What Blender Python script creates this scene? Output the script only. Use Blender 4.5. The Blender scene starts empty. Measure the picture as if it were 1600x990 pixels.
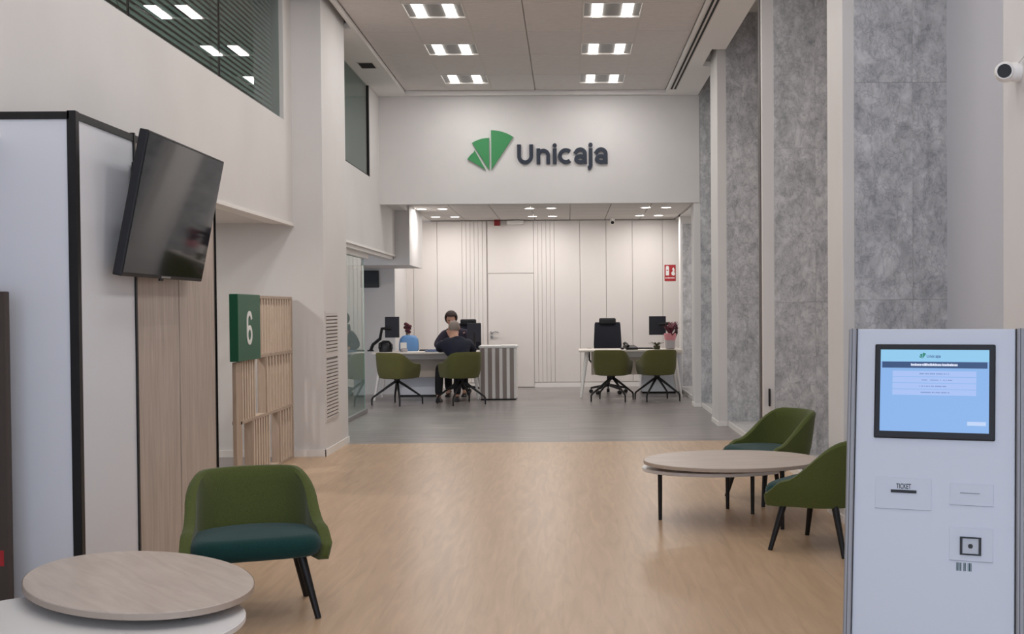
import bpy, bmesh, math, random
from mathutils import Vector, Matrix
PI = math.pi
random.seed(4)
S = bpy.context.scene
COL = S.collection

# ------------------------------------------------------------------ camera
def cam_basis(y, p, r):
    fw = Vector((math.sin(y)*math.cos(p), math.cos(y)*math.cos(p), -math.sin(p)))
    rt = Vector((math.cos(y), -math.sin(y), 0)); up = rt.cross(fw)
    return rt*math.cos(r)+up*math.sin(r), up*math.cos(r)-rt*math.sin(r), fw
cam = bpy.data.cameras.new('camera'); co = bpy.data.objects.new('camera', cam); COL.objects.link(co)
rt, up, fw = cam_basis(0.0160164, 0.0187255, -0.00776101)
m = Matrix((rt, up, -fw)).transposed().to_4x4(); m.translation = (0, 0, 1.40); co.matrix_world = m
cam.sensor_fit = 'HORIZONTAL'; cam.sensor_width = 36
cam.lens = 36*1847.6/1600
cam.shift_x = (800-917.0)/1600; cam.shift_y = (516.04-495)/1600
cam.clip_end = 100
S.camera = co
# ------------------------------------------------------------------ world / exposure
w = bpy.data.worlds.new('world'); S.world = w; w.use_nodes = True
w.node_tree.nodes['Background'].inputs[0].default_value = (0.70, 0.81, 1.0, 1)
w.node_tree.nodes['Background'].inputs[1].default_value = 2.9
S.view_settings.view_transform = 'Standard'; S.view_settings.look = 'None'
S.view_settings.exposure = 0.0; S.view_settings.gamma = 1.0; S.view_settings.use_curve_mapping = False
LAMP_W = 5.3       # each recessed luminaire
SPOT_W = 7.4       # each downlight under the lower ceiling

# ------------------------------------------------------------------ materials
def lin(c):
    return tuple(((v/255)/12.92 if v/255 <= .04045 else ((v/255+.055)/1.055)**2.4) for v in c)+(1,)
def mat(name, rgb, rough=.6, metal=0, spec=.5, emit=None, es=0, coat=0, trans=0, ior=1.45, sheen=0):
    m = bpy.data.materials.new(name); m.use_nodes = True
    b = m.node_tree.nodes['Principled BSDF']
    b.inputs['Base Color'].default_value = lin(rgb); b.inputs['Roughness'].default_value = rough
    b.inputs['Metallic'].default_value = metal; b.inputs['Specular IOR Level'].default_value = spec
    b.inputs['Coat Weight'].default_value = coat; b.inputs['Transmission Weight'].default_value = trans
    b.inputs['IOR'].default_value = ior; b.inputs['Sheen Weight'].default_value = sheen
    if emit: b.inputs['Emission Color'].default_value = lin(emit); b.inputs['Emission Strength'].default_value = es
    return m
def noisy(m, c1, c2, scale=(1,1,1), nscale=5, detail=6, distort=0, pos=(.35,.65), bump=0, bdist=.005, rough=None, obj=False):
    nt = m.node_tree; N = nt.nodes; L = nt.links; b = N['Principled BSDF']
    tc = N.new('ShaderNodeTexCoord'); mp = N.new('ShaderNodeMapping'); mp.inputs['Scale'].default_value = scale
    g = N.new('ShaderNodeNewGeometry')
    L.new(tc.outputs['Object'] if obj else g.outputs['Position'], mp.inputs[0])
    n = N.new('ShaderNodeTexNoise'); n.inputs['Scale'].default_value = nscale; n.inputs['Detail'].default_value = detail
    n.inputs['Distortion'].default_value = distort; L.new(mp.outputs[0], n.inputs[0])
    r = N.new('ShaderNodeValToRGB'); r.color_ramp.elements[0].position = pos[0]; r.color_ramp.elements[1].position = pos[1]
    r.color_ramp.elements[0].color = lin(c1); r.color_ramp.elements[1].color = lin(c2)
    L.new(n.outputs[0], r.inputs[0]); L.new(r.outputs[0], b.inputs['Base Color'])
    if bump:
        bp = N.new('ShaderNodeBump'); bp.inputs['Strength'].default_value = bump; bp.inputs['Distance'].default_value = bdist
        L.new(n.outputs[0], bp.inputs['Height']); L.new(bp.outputs[0], b.inputs['Normal'])
    return m, n, r, mp
M = {}
M['paint'] = mat('wall paint', (222,217,212), .75, spec=.25)
noisy(M['paint'], (217,214,212), (222,219,217), nscale=1.2, bump=.03)
M['ceilpaint'] = mat('ceiling paint', (240,237,234), .75, spec=.2)
M['white'] = mat('white lacquer', (226,224,222), .35)
M['panel'] = mat('back wall panel', (228,222,217), .45)
M['trim'] = mat('white trim', (236,232,228), .4)
M['seam'] = mat('panel seam', (206,199,195), .8)
M['gap'] = mat('dark gap', (40,38,38), .8)
M['ctile'] = mat('ceiling tile', (190,184,180), .8, spec=.2)
noisy(M['ctile'], (218,212,209), (227,221,218), scale=(2,14,1), nscale=6)
M['ctile2'] = mat('lower ceiling tile', (205,201,197), .8, spec=.2)
M['grid'] = mat('ceiling grid', (214,208,203), .5)
M['lum'] = mat('lamp diffuser', (255,255,255), .4, emit=(255,250,244), es=9)
M['reflector'] = mat('lamp reflector', (150,148,146), .5, metal=.2)
M['black'] = mat('black metal', (16,14,16), .45)
M['blackplastic'] = mat('black plastic', (22,22,27), .5)
M['mesh'] = mat('black mesh fabric', (26,28,40), .8)
M['kioskwhite'] = mat('kiosk lacquer', (200,204,213), .35)
M['coolwhite'] = mat('white laminate', (222,224,230), .4)
M['silver'] = mat('brushed aluminium', (168,166,166), .35, metal=.7)
M['post'] = mat('satin aluminium post', (150,149,152), .5, metal=.25)
M['steel'] = mat('white steel', (232,228,224), .35)
M['desk'] = mat('desk laminate', (226,218,208), .4)
M['modesty'] = mat('beige modesty panel', (196,184,170), .55)
M['taupe'] = mat('taupe slat', (146,134,128), .6)
M['grille'] = mat('grille white', (214,208,205), .5)
M['red'] = mat('sign red', (172,42,46), .5)
M['alarm'] = mat('alarm red', (130,20,26), .4)
M['letter'] = mat('dark blue lettering', (40,47,62), .5)
M['logogreen'] = mat('logo green', (58,140,84), .5)
M['signgreen'] = mat('sign green', (34,92,66), .45); M['signwhite'] = mat('sign white', (240,240,238), .5)
M['totem'] = mat('dark brown panel', (72,62,56), .6)
M['skin'] = mat('skin', (196,150,128), .55); M['hairdark'] = mat('dark brown hair', (40,26,24), .7)
M['hairgrey'] = mat('grey hair', (150,136,128), .8)
M['navy'] = mat('navy jacket cloth', (22,26,44), .85); M['navy2'] = mat('dark purple suit cloth', (34,28,44), .85)
M['trouser'] = mat('black trouser cloth', (22,20,24), .9); M['shoe'] = mat('black shoe leather', (26,20,20), .4)
M['pink'] = mat('pink wrapping', (214,140,148), .6); M['burgundy'] = mat('burgundy leaf', (92,34,48), .6)
M['olive'] = mat('dark olive leaf', (62,62,40), .6); M['lilac'] = mat('grey pot', (176,170,172), .6)
M['blue'] = mat('light blue plastic', (98,142,192), .5); M['navyfolder'] = mat('blue folder', (86,104,138), .5)
M['paper'] = mat('paper', (236,232,226), .7)
M['tvscreen'] = mat('television glass', (14,18,27), .05, spec=.75, coat=.25)
M['monitor'] = mat('monitor back', (30,30,40), .5)
M['oakedge'] = mat('pale oak edge', (176,160,146), .5)
def wood(name, c1, c2, scale, nscale=3, rough=.45, bump=.05, distort=.6, pos=(.3,.7), obj=False, coat=0):
    m = mat(name, c1, rough, coat=coat); noisy(m, c1, c2, scale=scale, nscale=nscale, detail=8, distort=distort, pos=pos, bump=bump, bdist=.002, obj=obj); return m
M['oakpanel'] = wood('oak wall panel', (166,152,141), (190,176,166), (9,9,.7), 4)
M['oaktop'] = wood('pale oak table top', (184,170,159), (200,187,176), (1.2,9,1), 3, .4, obj=True)
M['oakslat'] = wood('oak slat', (172,152,134), (188,168,150), (9,9,1), 4)
M['slatlit'] = mat('lit slat edge', (218,200,182), .5)  # paler tone paints the hall light falling on the slat edges
# green upholstery
for k, a, b_ in (('green', (74,82,42), (86,94,50)), ('teal', (20,54,52), (26,62,60)), ('oliveshell', (86,84,48), (98,96,56))):
    M[k] = mat(k+' upholstery', a, .9, spec=.15, sheen=.15)
    noisy(M[k], a, b_, nscale=260, detail=3, bump=.25, bdist=.001, obj=True)
# wood floor
M['floorwood'] = mat('oak vinyl floor', (180,148,118), .32, spec=.4)
def floorwood():
    m = M['floorwood']; nt = m.node_tree; N = nt.nodes; L = nt.links; b = N['Principled BSDF']
    g = N.new('ShaderNodeNewGeometry')
    mp = N.new('ShaderNodeMapping'); mp.inputs['Rotation'].default_value = (0,0,PI/2); L.new(g.outputs['Position'], mp.inputs[0])
    br = N.new('ShaderNodeTexBrick'); br.inputs['Scale'].default_value = 1; br.inputs['Brick Width'].default_value = 1.9
    br.inputs['Row Height'].default_value = .19; br.inputs['Mortar Size'].default_value = .0; br.offset = .37
    br.inputs['Color1'].default_value = (.42,.42,.42,1); br.inputs['Color2'].default_value = (.58,.58,.58,1); br.inputs['Bias'].default_value = 0
    L.new(mp.outputs[0], br.inputs[0])
    mp2 = N.new('ShaderNodeMapping'); mp2.inputs['Scale'].default_value = (6,.55,1); L.new(g.outputs['Position'], mp2.inputs[0])
    n = N.new('ShaderNodeTexNoise'); n.inputs['Scale'].default_value = 3; n.inputs['Detail'].default_value = 9; n.inputs['Distortion'].default_value = 1.2
    L.new(mp2.outputs[0], n.inputs[0])
    mx = N.new('ShaderNodeMix'); mx.data_type = 'RGBA'; mx.inputs[0].default_value = .35
    L.new(n.outputs[0], mx.inputs[6]); L.new(br.outputs[0], mx.inputs[7])
    r = N.new('ShaderNodeValToRGB'); r.color_ramp.elements[0].position = .3; r.color_ramp.elements[1].position = .68
    r.color_ramp.elements[0].color = lin((172,144,114)); r.color_ramp.elements[1].color = lin((200,170,140))
    L.new(mx.outputs[2], r.inputs[0]); L.new(r.outputs[0], b.inputs['Base Color'])
    bp = N.new('ShaderNodeBump'); bp.inputs['Strength'].default_value = .05; bp.inputs['Distance'].default_value = .002
    L.new(n.outputs[0], bp.inputs['Height']); L.new(bp.outputs[0], b.inputs['Normal'])
floorwood()
M['floorgrey'] = mat('grey stone-look vinyl', (140,132,130), .3, spec=.45)
def floorgrey():
    m = M['floorgrey']; nt = m.node_tree; N = nt.nodes; L = nt.links; b = N['Principled BSDF']
    g = N.new('ShaderNodeNewGeometry')
    br = N.new('ShaderNodeTexBrick'); br.inputs['Scale'].default_value = 1; br.inputs['Brick Width'].default_value = 1.2
    br.inputs['Row Height'].default_value = .6; br.inputs['Mortar Size'].default_value = .003; br.inputs['Mortar Smooth'].default_value = .5
    br.inputs['Color1'].default_value = lin((134,128,127)); br.inputs['Color2'].default_value = lin((146,139,137)); br.inputs['Mortar'].default_value = lin((122,116,115))
    L.new(g.outputs['Position'], br.inputs[0])
    mp2 = N.new('ShaderNodeMapping'); mp2.inputs['Scale'].default_value = (.7,3,1); L.new(g.outputs['Position'], mp2.inputs[0])
    n = N.new('ShaderNodeTexNoise'); n.inputs['Scale'].default_value = 2.5; n.inputs['Detail'].default_value = 7
    L.new(mp2.outputs[0], n.inputs[0])
    r = N.new('ShaderNodeValToRGB'); r.color_ramp.elements[0].color = (.75,.75,.75,1); r.color_ramp.elements[1].color = (1.15,1.15,1.15,1)
    r.color_ramp.elements[0].position = .3; r.color_ramp.elements[1].position = .7
    L.new(n.outputs[0], r.inputs[0])
    mx = N.new('ShaderNodeMix'); mx.data_type = 'RGBA'; mx.blend_type = 'MULTIPLY'; mx.inputs[0].default_value = 1
    L.new(br.outputs[0], mx.inputs[6]); L.new(r.outputs[0], mx.inputs[7]); L.new(mx.outputs[2], b.inputs['Base Color'])
floorgrey()
# stone cladding: mottled grey with crackled veins
M['stone'] = mat('grey marbled stone', (140,142,146), .5)
def stone():
    m, n, r, mp = noisy(M['stone'], (162,163,166), (212,212,214), scale=(1.2,1.2,.85), nscale=7.5, detail=15, distort=.45, pos=(.36,.64), bump=.15, bdist=.004)
    nt = m.node_tree; N = nt.nodes; L = nt.links; b = N['Principled BSDF']
    n.inputs['Roughness'].default_value = .72
    oi = N.new('ShaderNodeObjectInfo'); a = N.new('ShaderNodeVectorMath'); a.operation = 'SCALE'
    cx = N.new('ShaderNodeCombineXYZ')
    for k in range(3): L.new(oi.outputs['Random'], cx.inputs[k])
    a.inputs[3].default_value = 37; L.new(cx.outputs[0], a.inputs[0]); L.new(a.outputs[0], mp.inputs['Location'])
    v = N.new('ShaderNodeTexNoise'); v.inputs['Scale'].default_value = 10; v.inputs['Detail'].default_value = 14; v.inputs['Distortion'].default_value = .3; v.inputs['Roughness'].default_value = .65
    L.new(mp.outputs[0], v.inputs[0])
    ab = N.new('ShaderNodeMath'); ab.operation = 'SUBTRACT'; ab.inputs[1].default_value = .5; L.new(v.outputs[0], ab.inputs[0])
    a2 = N.new('ShaderNodeMath'); a2.operation = 'ABSOLUTE'; L.new(ab.outputs[0], a2.inputs[0])
    r2 = N.new('ShaderNodeValToRGB'); r2.color_ramp.elements[0].position = 0; r2.color_ramp.elements[1].position = .035
    r2.color_ramp.elements[0].color = (.72,.72,.74,1); r2.color_ramp.elements[1].color = (1,1,1,1); L.new(a2.outputs[0], r2.inputs[0])
    mx = N.new('ShaderNodeMix'); mx.data_type = 'RGBA'; mx.blend_type = 'MULTIPLY'; mx.inputs[0].default_value = 1
    L.new(r.outputs[0], mx.inputs[6]); L.new(r2.outputs[0], mx.inputs[7]); L.new(mx.outputs[2], b.inputs['Base Color'])
stone()
M['sill'] = mat('pale sill stone', (196,194,192), .4); noisy(M['sill'], (186,185,184), (204,202,200), nscale=12)
M['blind'] = mat('blind slat', (206,216,213), .5)
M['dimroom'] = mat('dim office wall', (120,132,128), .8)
# tinted glass: reflective with transparency (thin pane)
def glassmat(name, tint, opac, rough=0.0, refl=1.0):
    m = bpy.data.materials.new(name); m.use_nodes = True; nt = m.node_tree; N = nt.nodes; L = nt.links
    for n in list(N):
        if n.type != 'OUTPUT_MATERIAL': N.remove(n)
    out = [n for n in N if n.type == 'OUTPUT_MATERIAL'][0]
    t = N.new('ShaderNodeBsdfTransparent'); t.inputs[0].default_value = tint
    g = N.new('ShaderNodeBsdfGlossy'); g.inputs['Roughness'].default_value = rough
    d = N.new('ShaderNodeBsdfDiffuse'); d.inputs[0].default_value = lin((150,172,164))
    f = N.new('ShaderNodeFresnel'); f.inputs[0].default_value = 1.5
    mu = N.new('ShaderNodeMath'); mu.operation = 'MULTIPLY'; mu.inputs[1].default_value = refl; mu.use_clamp = True; 
    gg = N.new('ShaderNodeNewGeometry'); inv = N.new('ShaderNodeMath'); inv.operation = 'SUBTRACT'; inv.inputs[0].default_value = 1
    L.new(gg.outputs['Backfacing'], inv.inputs[1]); mm = N.new('ShaderNodeMath'); mm.operation = 'MULTIPLY'
    L.new(f.outputs[0], mm.inputs[0]); L.new(inv.outputs[0], mm.inputs[1]); L.new(mm.outputs[0], mu.inputs[0])
    m1 = N.new('ShaderNodeMixShader'); m1.inputs[0].default_value = opac; L.new(t.outputs[0], m1.inputs[1]); L.new(d.outputs[0], m1.inputs[2])
    m2 = N.new('ShaderNodeMixShader'); L.new(mu.outputs[0], m2.inputs[0]); L.new(m1.outputs[0], m2.inputs[1]); L.new(g.outputs[0], m2.inputs[2])
    L.new(m2.outputs[0], out.inputs[0]); return m
M['glass'] = glassmat('green tinted glass', (.80,.90,.86,1), .10, refl=1.3)
M['glassdark'] = glassmat('window glass', (.62,.70,.68,1), .0, refl=1.0)

# ------------------------------------------------------------------ mesh helpers
class MB:
    def __init__(s): s.bm = bmesh.new()
    def box(s, x0,x1,y0,y1,z0,z1, bev=0, seg=2, M4=None):
        r = bmesh.ops.create_cube(s.bm, size=1); vs = r['verts']
        for v in vs: v.co = Vector(((x0+x1)/2+v.co.x*(x1-x0), (y0+y1)/2+v.co.y*(y1-y0), (z0+z1)/2+v.co.z*(z1-z0)))
        if M4 is not None:
            for v in vs: v.co = M4 @ v.co
        if bev:
            es = list({e for v in vs for e in v.link_edges})
            bmesh.ops.bevel(s.bm, geom=es, offset=bev, segments=seg, affect='EDGES', profile=.5)
        return s
    def cyl(s, p0, p1, r0, r1=None, n=14, caps=True):
        p0 = Vector(p0); p1 = Vector(p1); r1 = r0 if r1 is None else r1
        d = (p1-p0).normalized(); a = d.orthogonal().normalized(); b = d.cross(a)
        A = [s.bm.verts.new(p0+(a*math.cos(t)+b*math.sin(t))*r0) for t in [2*PI*i/n for i in range(n)]]
        B = [s.bm.verts.new(p1+(a*math.cos(t)+b*math.sin(t))*r1) for t in [2*PI*i/n for i in range(n)]]
        for i in range(n): s.bm.faces.new((A[i],A[(i+1)%n],B[(i+1)%n],B[i]))
        if caps: s.bm.faces.new(A[::-1]); s.bm.faces.new(B)
        return s
    def tube(s, pts, r, n=10):
        pts = [Vector(p) for p in pts]; rs = r if isinstance(r,(list,tuple)) else [r]*len(pts); rings = []
        a = (pts[1]-pts[0]).orthogonal().normalized()
        for i,p in enumerate(pts):
            d = ((pts[min(i+1,len(pts)-1)]-p).normalized()+(p-pts[max(i-1,0)]).normalized()).normalized()
            a = (a-d*a.dot(d)).normalized(); b = d.cross(a)
            rings.append([s.bm.verts.new(p+(a*math.cos(2*PI*k/n)+b*math.sin(2*PI*k/n))*rs[i]) for k in range(n)])
        for A,B in zip(rings, rings[1:]):
            for k in range(n): s.bm.faces.new((A[k],A[(k+1)%n],B[(k+1)%n],B[k]))
        s.bm.faces.new(rings[0][::-1]); s.bm.faces.new(rings[-1]); return s
    def prism(s, pts, mtx, d, bev=0):
        """2D outline extruded by d along local z of mtx"""
        A = [s.bm.verts.new(mtx @ Vector((p[0],p[1],0))) for p in pts]
        B = [s.bm.verts.new(mtx @ Vector((p[0],p[1],d))) for p in pts]
        n = len(pts)
        f = [s.bm.faces.new(A[::-1]), s.bm.faces.new(B)]
        for i in range(n): s.bm.faces.new((A[i],A[(i+1)%n],B[(i+1)%n],B[i]))
        return s
    def rings(s, rl, cap=True):
        R = [[s.bm.verts.new(Vector(p)) for p in r] for r in rl]; n = len(R[0])
        for A,B in zip(R, R[1:]):
            for k in range(n): s.bm.faces.new((A[k],A[(k+1)%n],B[(k+1)%n],B[k]))
        if cap: s.bm.faces.new(R[0][::-1]); s.bm.faces.new(R[-1])
        return s
    def ell(s, c, r, n=16, m=10, M4=None):
        q = bmesh.ops.create_uvsphere(s.bm, u_segments=n, v_segments=m, radius=1)
        for v in q['verts']:
            p = Vector((v.co.x*r[0], v.co.y*r[1], v.co.z*r[2]))
            if M4 is not None: p = M4 @ p
            v.co = p+Vector(c)
        return s
def ob(name, mb, m, parent=None, smooth=False, label=None, cat=None, group=None, kind=None, loc=None, rz=0):
    if isinstance(mb, MB):
        bm = mb.bm; bmesh.ops.recalc_face_normals(bm, faces=bm.faces)
        me = bpy.data.meshes.new(name); bm.to_mesh(me); bm.free()
    else: me = mb
    if m is not None:
        me.materials.clear(); me.materials.append(M[m] if isinstance(m, str) else m)
    if smooth:
        for p in me.polygons: p.use_smooth = True
        try: me.set_sharp_from_angle(angle=math.radians(40))
        except Exception: pass
    o = bpy.data.objects.new(name, me); COL.objects.link(o)
    if parent: o.parent = parent
    if loc: o.location = loc
    if rz: o.rotation_euler.z = rz
    tag(o, label, cat, group, kind); return o
def tag(o, label=None, cat=None, group=None, kind=None):
    if label: o['label'] = label
    if cat: o['category'] = cat
    if group: o['group'] = group
    if kind: o['kind'] = kind
    return o
def thing(name, label, cat, loc=(0,0,0), rz=0, group=None, kind=None):
    o = bpy.data.objects.new(name, None); COL.objects.link(o); o.location = loc; o.rotation_euler.z = rz
    o.empty_display_size = .1
    return tag(o, label, cat, group, kind)
def box(name, x0,x1,y0,y1,z0,z1, m, parent=None, bev=0, **k):
    return ob(name, MB().box(x0,x1,y0,y1,z0,z1,bev), m, parent, **k)
def dup(o, parent=None, **k):
    c = o.copy(); COL.objects.link(c)
    if parent: c.parent = parent
    for ch in list(o.children): dup(ch, c)
    for a,b in k.items():
        if a == 'loc': c.location = b
        elif a == 'rz': c.rotation_euler.z = b
        else: c[{'cat':'category'}.get(a,a)] = b
    return c
def struct(name, mb, m, parent=None, label=None):
    return ob(name, mb, m, parent, kind='structure' if parent is None else None, label=label)
def arc(cx, cy, r, a0, a1, n=14, ry=None):
    ry = r if ry is None else ry
    return [(cx+r*math.cos(math.radians(a0+(a1-a0)*i/n)), cy+ry*math.sin(math.radians(a0+(a1-a0)*i/n))) for i in range(n+1)]
def ribbon(pts, w):
    """outline polygon of a stroke of width w along pts"""
    L, R = [], []
    for i,p in enumerate(pts):
        a = pts[max(i-1,0)]; b = pts[min(i+1,len(pts)-1)]
        d = Vector((b[0]-a[0], b[1]-a[1])).normalized(); n = Vector((-d.y, d.x))*w/2
        L.append((p[0]+n.x, p[1]+n.y)); R.append((p[0]-n.x, p[1]-n.y))
    return L+R[::-1]
def strokes(name, sts, w, mtx, d, m, parent, **k):
    mb = MB()
    for i,st in enumerate(sts):
        if len(st) == 1: mb.prism(arc(st[0][0], st[0][1], w*.56, 0, 330, 11), mtx, d*(1+.02*i))
        else: 
            pts = ribbon(st, w); n = len(pts)//2
            A = pts[:n]; B = pts[n:][::-1]
            dd = d*(1+.01*i)
            va = [[mb.bm.verts.new(mtx @ Vector((p[0],p[1],z))) for p in side] for side in (A,B) for z in (0,dd)]
            for j in range(n-1):
                for q0,q1 in ((0,1),(1,3),(3,2),(2,0)): mb.bm.faces.new((va[q0][j],va[q0][j+1],va[q1][j+1],va[q1][j]))
            for j in (0,n-1): mb.bm.faces.new((va[0][j],va[1][j],va[3][j],va[2][j]))
    return ob(name, mb, m, parent, **k)
def basis(o, u, v, sc=1):
    u = Vector(u).normalized(); v = Vector(v).normalized(); n = u.cross(v)
    q = Matrix((u*sc, v*sc, n)).transposed().to_4x4(); q.translation = o; return q

# ================================================================== STRUCTURE
XL, XR = -2.62, 1.87
ZB, ZT, HB, HY, BY = 4.38, 4.44, 2.875, 16.63, 21.1
# floors
fl = struct('floor', MB().box(-4.4, 2.6, -1.5, 12.40, -.10, 0), 'floorwood', label='smooth oak floor of the front hall')
struct('floor_back', MB().box(-6.5, 2.6, 12.40, 21.6, -.10, 0), 'floorgrey', label='grey stone-look floor of the desk area').name = 'floor'
struct('floor_alcove', MB().box(-4.2, -2.66, -1.5, 11.36, 0, .002), 'floorgrey', label='grey floor strip in the alcove behind the slatted screen').name = 'floor'
# ---- left wall: upper band above the alcove with long glazed strip, pillar, far part
wl = struct('wall_left', MB().box(XL-.2, XL, -1.5, 18.05, 2.235, 3.17)
    .box(XL-.2, XL, -1.5, 3.2, 3.17, 4.9).box(XL-.2, XL, 11.05, 13.0, 3.17, 4.9).box(XL-.2, XL, 15.83, 16.7, 3.17, 4.9)
    .box(XL-.2, XL, 16.7, 18.05, 3.17, 4.9).box(XL-.2, XL, 3.2, 15.83, 4.385, 4.9), 'paint')
ob('trim', MB().box(XL-.03, XL+.012, -1.5, 11.36, 2.205, 2.235).box(XL-.2, XL-.10, -1.5, 11.39, 2.225, 2.235), 'trim', wl)
ob('lintel_rail', MB().box(XL-.12, XL+.012, 12.56, 18.04, 2.205, 2.234).box(XL-.14, XL-.03, 12.56, 18.04, 2.16, 2.205).box(XL-.20, XL-.11, 12.56, 16.3, 2.10, 2.16), 'trim', wl)
# lower left: near wall in front of camera side (out of view), alcove walls
struct('wall_alcove', MB().box(-4.4, -4.2, -1.5, 11.4, 0, 2.235).box(-4.4, XL-.1, 11.36, 11.6, 0, 2.6).box(XL-.2, -2.40, 11.4, 12.5, 0, 2.3), 'paint').name = 'wall_left_alcove'
struct('ceiling_alcove', MB().box(-4.4, XL-.2, -1.5, 11.6, 2.235, 2.35), 'paint').name = 'ceiling_alcove'
pil = struct('pillar', MB().box(XL-.1, -2.335, 11.36, 12.55, 0, 4.60), 'paint', label='white square pillar left of the desks')
pil.name = 'trim_pillar'
bb = struct('baseboard_left', MB().box(-4.2, -2.325, 11.345, 11.36, 0, .065).box(-2.335, -2.323, 11.345, 12.56, 0, .065), 'trim')
# office behind glass (left rear)
struct('wall_office', MB().box(-6.5, -2.86, 19.62, 21.3, 0, 2.98).box(-6.5, -6.3, 11.6, 21.3, 0, 2.98), 'paint').name = 'wall_left_office'
struct('bulkhead', MB().box(-6.3, -2.40, 18.05, 19.62, 2.08, 3.05), 'paint').name = 'wall_left_bulkhead'
struct('ceiling_office', MB().box(-6.3, XL-.2, 11.6, 18.05, 2.6, 2.7), 'paint').name = 'ceiling_office'
# header wall
hd = struct('wall_header', MB().box(XL-.01, XR, HY, HY+.14, HB, 4.9), 'paint')
# back wall: base wall + panels
wb = struct('wall_back', MB().box(-3.4, 2.45, BY+.03, BY+.25, 0, 3.2), 'seam')
def bpan(name, x0, x1, z0=.09, z1=2.98, y=0.0, m='panel'):
    return ob(name, MB().box(x0+(.003 if name == 'panel' else .0015), x1-(.003 if name == 'panel' else .0015), BY-y, BY+.04, z0, z1, .003, 1), m, wb)
for a,b_ in ((-3.35,-2.74),(-2.74,-2.317),(-2.317,-1.873),(-.233,.223),(.223,.691),(.691,1.159),(1.159,1.70),(1.70,2.03)):
    bpan('panel', a, b_, z1=2.965)
def ribs(x0, x1, n):
    w_ = (x1-x0)/n
    for i in range(n):
        bpan('panel_slat', x0+i*w_, x0+(i+1)*w_, y=.006 if i%2 == 0 else .0, z1=2.965)
ribs(-1.873, -1.44, 6); ribs(-.60, -.233, 5)
bpan('panel_over_door', -1.42, -.603, z0=2.035, z1=2.965)
ob('skirting', MB().box(-3.35,-1.44,BY-.006,BY+.03,0,.08).box(-.60,2.03,BY-.006,BY+.03,0,.08), 'trim', wb)
dr = struct('door_1', MB().box(-1.415,-.607,BY-.002,BY+.05,.008,2.028,.003,1), 'panel', label='flush white door in the back wall')
h = ob('door_handle', MB().cyl((-1.36,BY-.002,.985),(-1.36,BY-.05,.985),.024).tube([(-1.36,BY-.05,.985),(-1.30,BY-.055,1.0),(-1.23,BY-.05,.985)],.011), 'silver', dr, smooth=True)
ob('lock', MB().cyl((-1.36,BY-.002,.90),(-1.36,BY-.018,.90),.026), 'silver', dr)
# rear entrance wall (behind the camera) mostly glass/open to the street
struct('wall_rear', MB().box(-4.4,2.6,-1.6,-1.5,3.4,4.9).box(-4.4,-2.9,-1.6,-1.5,0,3.4).box(2.0,2.6,-1.6,-1.5,0,3.4), 'paint')
# ---- right wall: deep bays between stone-clad piers
wr = struct('wall_right', MB().box(2.45,2.6,-1.5,21.3,0,4.9).box(1.9,2.45,-1.5,2.6,0,4.9), 'paint')
piers = [(2.6,4.78),(7.58,8.02),(10.70,10.86),(13.90,14.54),(16.64,17.0),(20.2,20.5)]
for i,(y0,y1) in enumerate(piers):
    x0 = 1.77 if i < 5 else 1.93
    zt = 4.85 if y0 < 16.6 else (4.6 if y0 < 17 else 3.1)
    if i == 4: x0 = 1.785; zt = 2.874
    p = ob('pier', MB().box(x0, 2.45, y0, y1, 0, zt, .004, 1), 'paint', wr)
    if i == 4: ob('pier', MB().box(1.873, 2.45, y0, y1, 2.874, 4.7), 'paint', wr)
    ob('pier_trim', MB().box(x0-.008, 1.875, y0-.010, y1+.006, 0, .05), 'trim', p)
    if i == 0: continue
    xs = 1.845 if i == 1 else 1.875 if i < 5 else 1.965
    seams = [xs, xs+.375, 2.45] if i < 5 else [xs, 2.45]
    zz = [.055, 1.44, 2.83, 4.22, 4.85]
    for a,b_ in zip(seams, seams[1:]):
        for c,d in zip(zz, zz[1:]):
            if i == 5 and c > 2.0: continue
            ob('stone_slab', MB().box(a+.0004, b_-.0004, y0-.012, y0+.004, c+.0006, d-.0006, .0008, 1), 'stone', p)
# sills (low stone ledge with white edge) in each bay
for y0,y1 in ((4.78,7.58),(8.02,10.70),(10.86,13.90),(14.54,16.64),(17.0,20.2)):
    s_ = ob('sill', MB().box(XR+.02, 2.45, y0, y1, 0, .055), 'sill', wr)
    ob('sill_edge', MB().box(XR+.008, XR+.022, y0, y1, 0, .06), 'trim', s_)
ob('door_pull', MB().box(1.815,1.83,10.66,10.70,.50,.66,.004), 'black', wr)
ob('bay_light_tint', MB().box(2.44,2.452,4.78,7.58,.056,4.84), mat('bay wall cool light tint', (206,208,216), .5), wr)  # cool shaded daylight on the bay wall, painted as a grey sheet
ob('glazing_bead', MB().box(1.762,1.769,10.76,10.86,0,4.5), mat('glazing bead', (92,86,86), .6), wr)
# ---- ceilings
bd = struct('ceiling', MB()
    .box(XL-.2, -2.27, -1.5, 11.25, ZB, ZB+.06).box(XL-.2, -2.27, 12.62, HY, ZB, ZB+.06).box(-2.27, -2.24, -1.5, HY, ZB, ZB+.06)
    .box(1.39, 1.69, -1.5, HY, ZB, ZB+.06)
    .box(1.69, 1.85, -1.5, 7.45, ZB, ZB+.06).box(1.69, 1.85, 8.1, 10.55, ZB, ZB+.06).box(1.69, 1.85, 10.95, 13.70, ZB, ZB+.06).box(1.69, 1.85, 14.65, HY, ZB, ZB+.06)
    .box(-2.24, 1.39, HY-.10, HY, ZB, ZB+.06), 'ceilpaint', label='white plaster border of the high ceiling')
struct('ceiling_slab', MB().box(-4.6, 2.6, -1.6, 17.1, 4.85, 4.95), 'paint').name = 'ceiling_slab'
gx = [-2.24,-1.635,-1.03,-.43,.175,.785,1.39]
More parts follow.
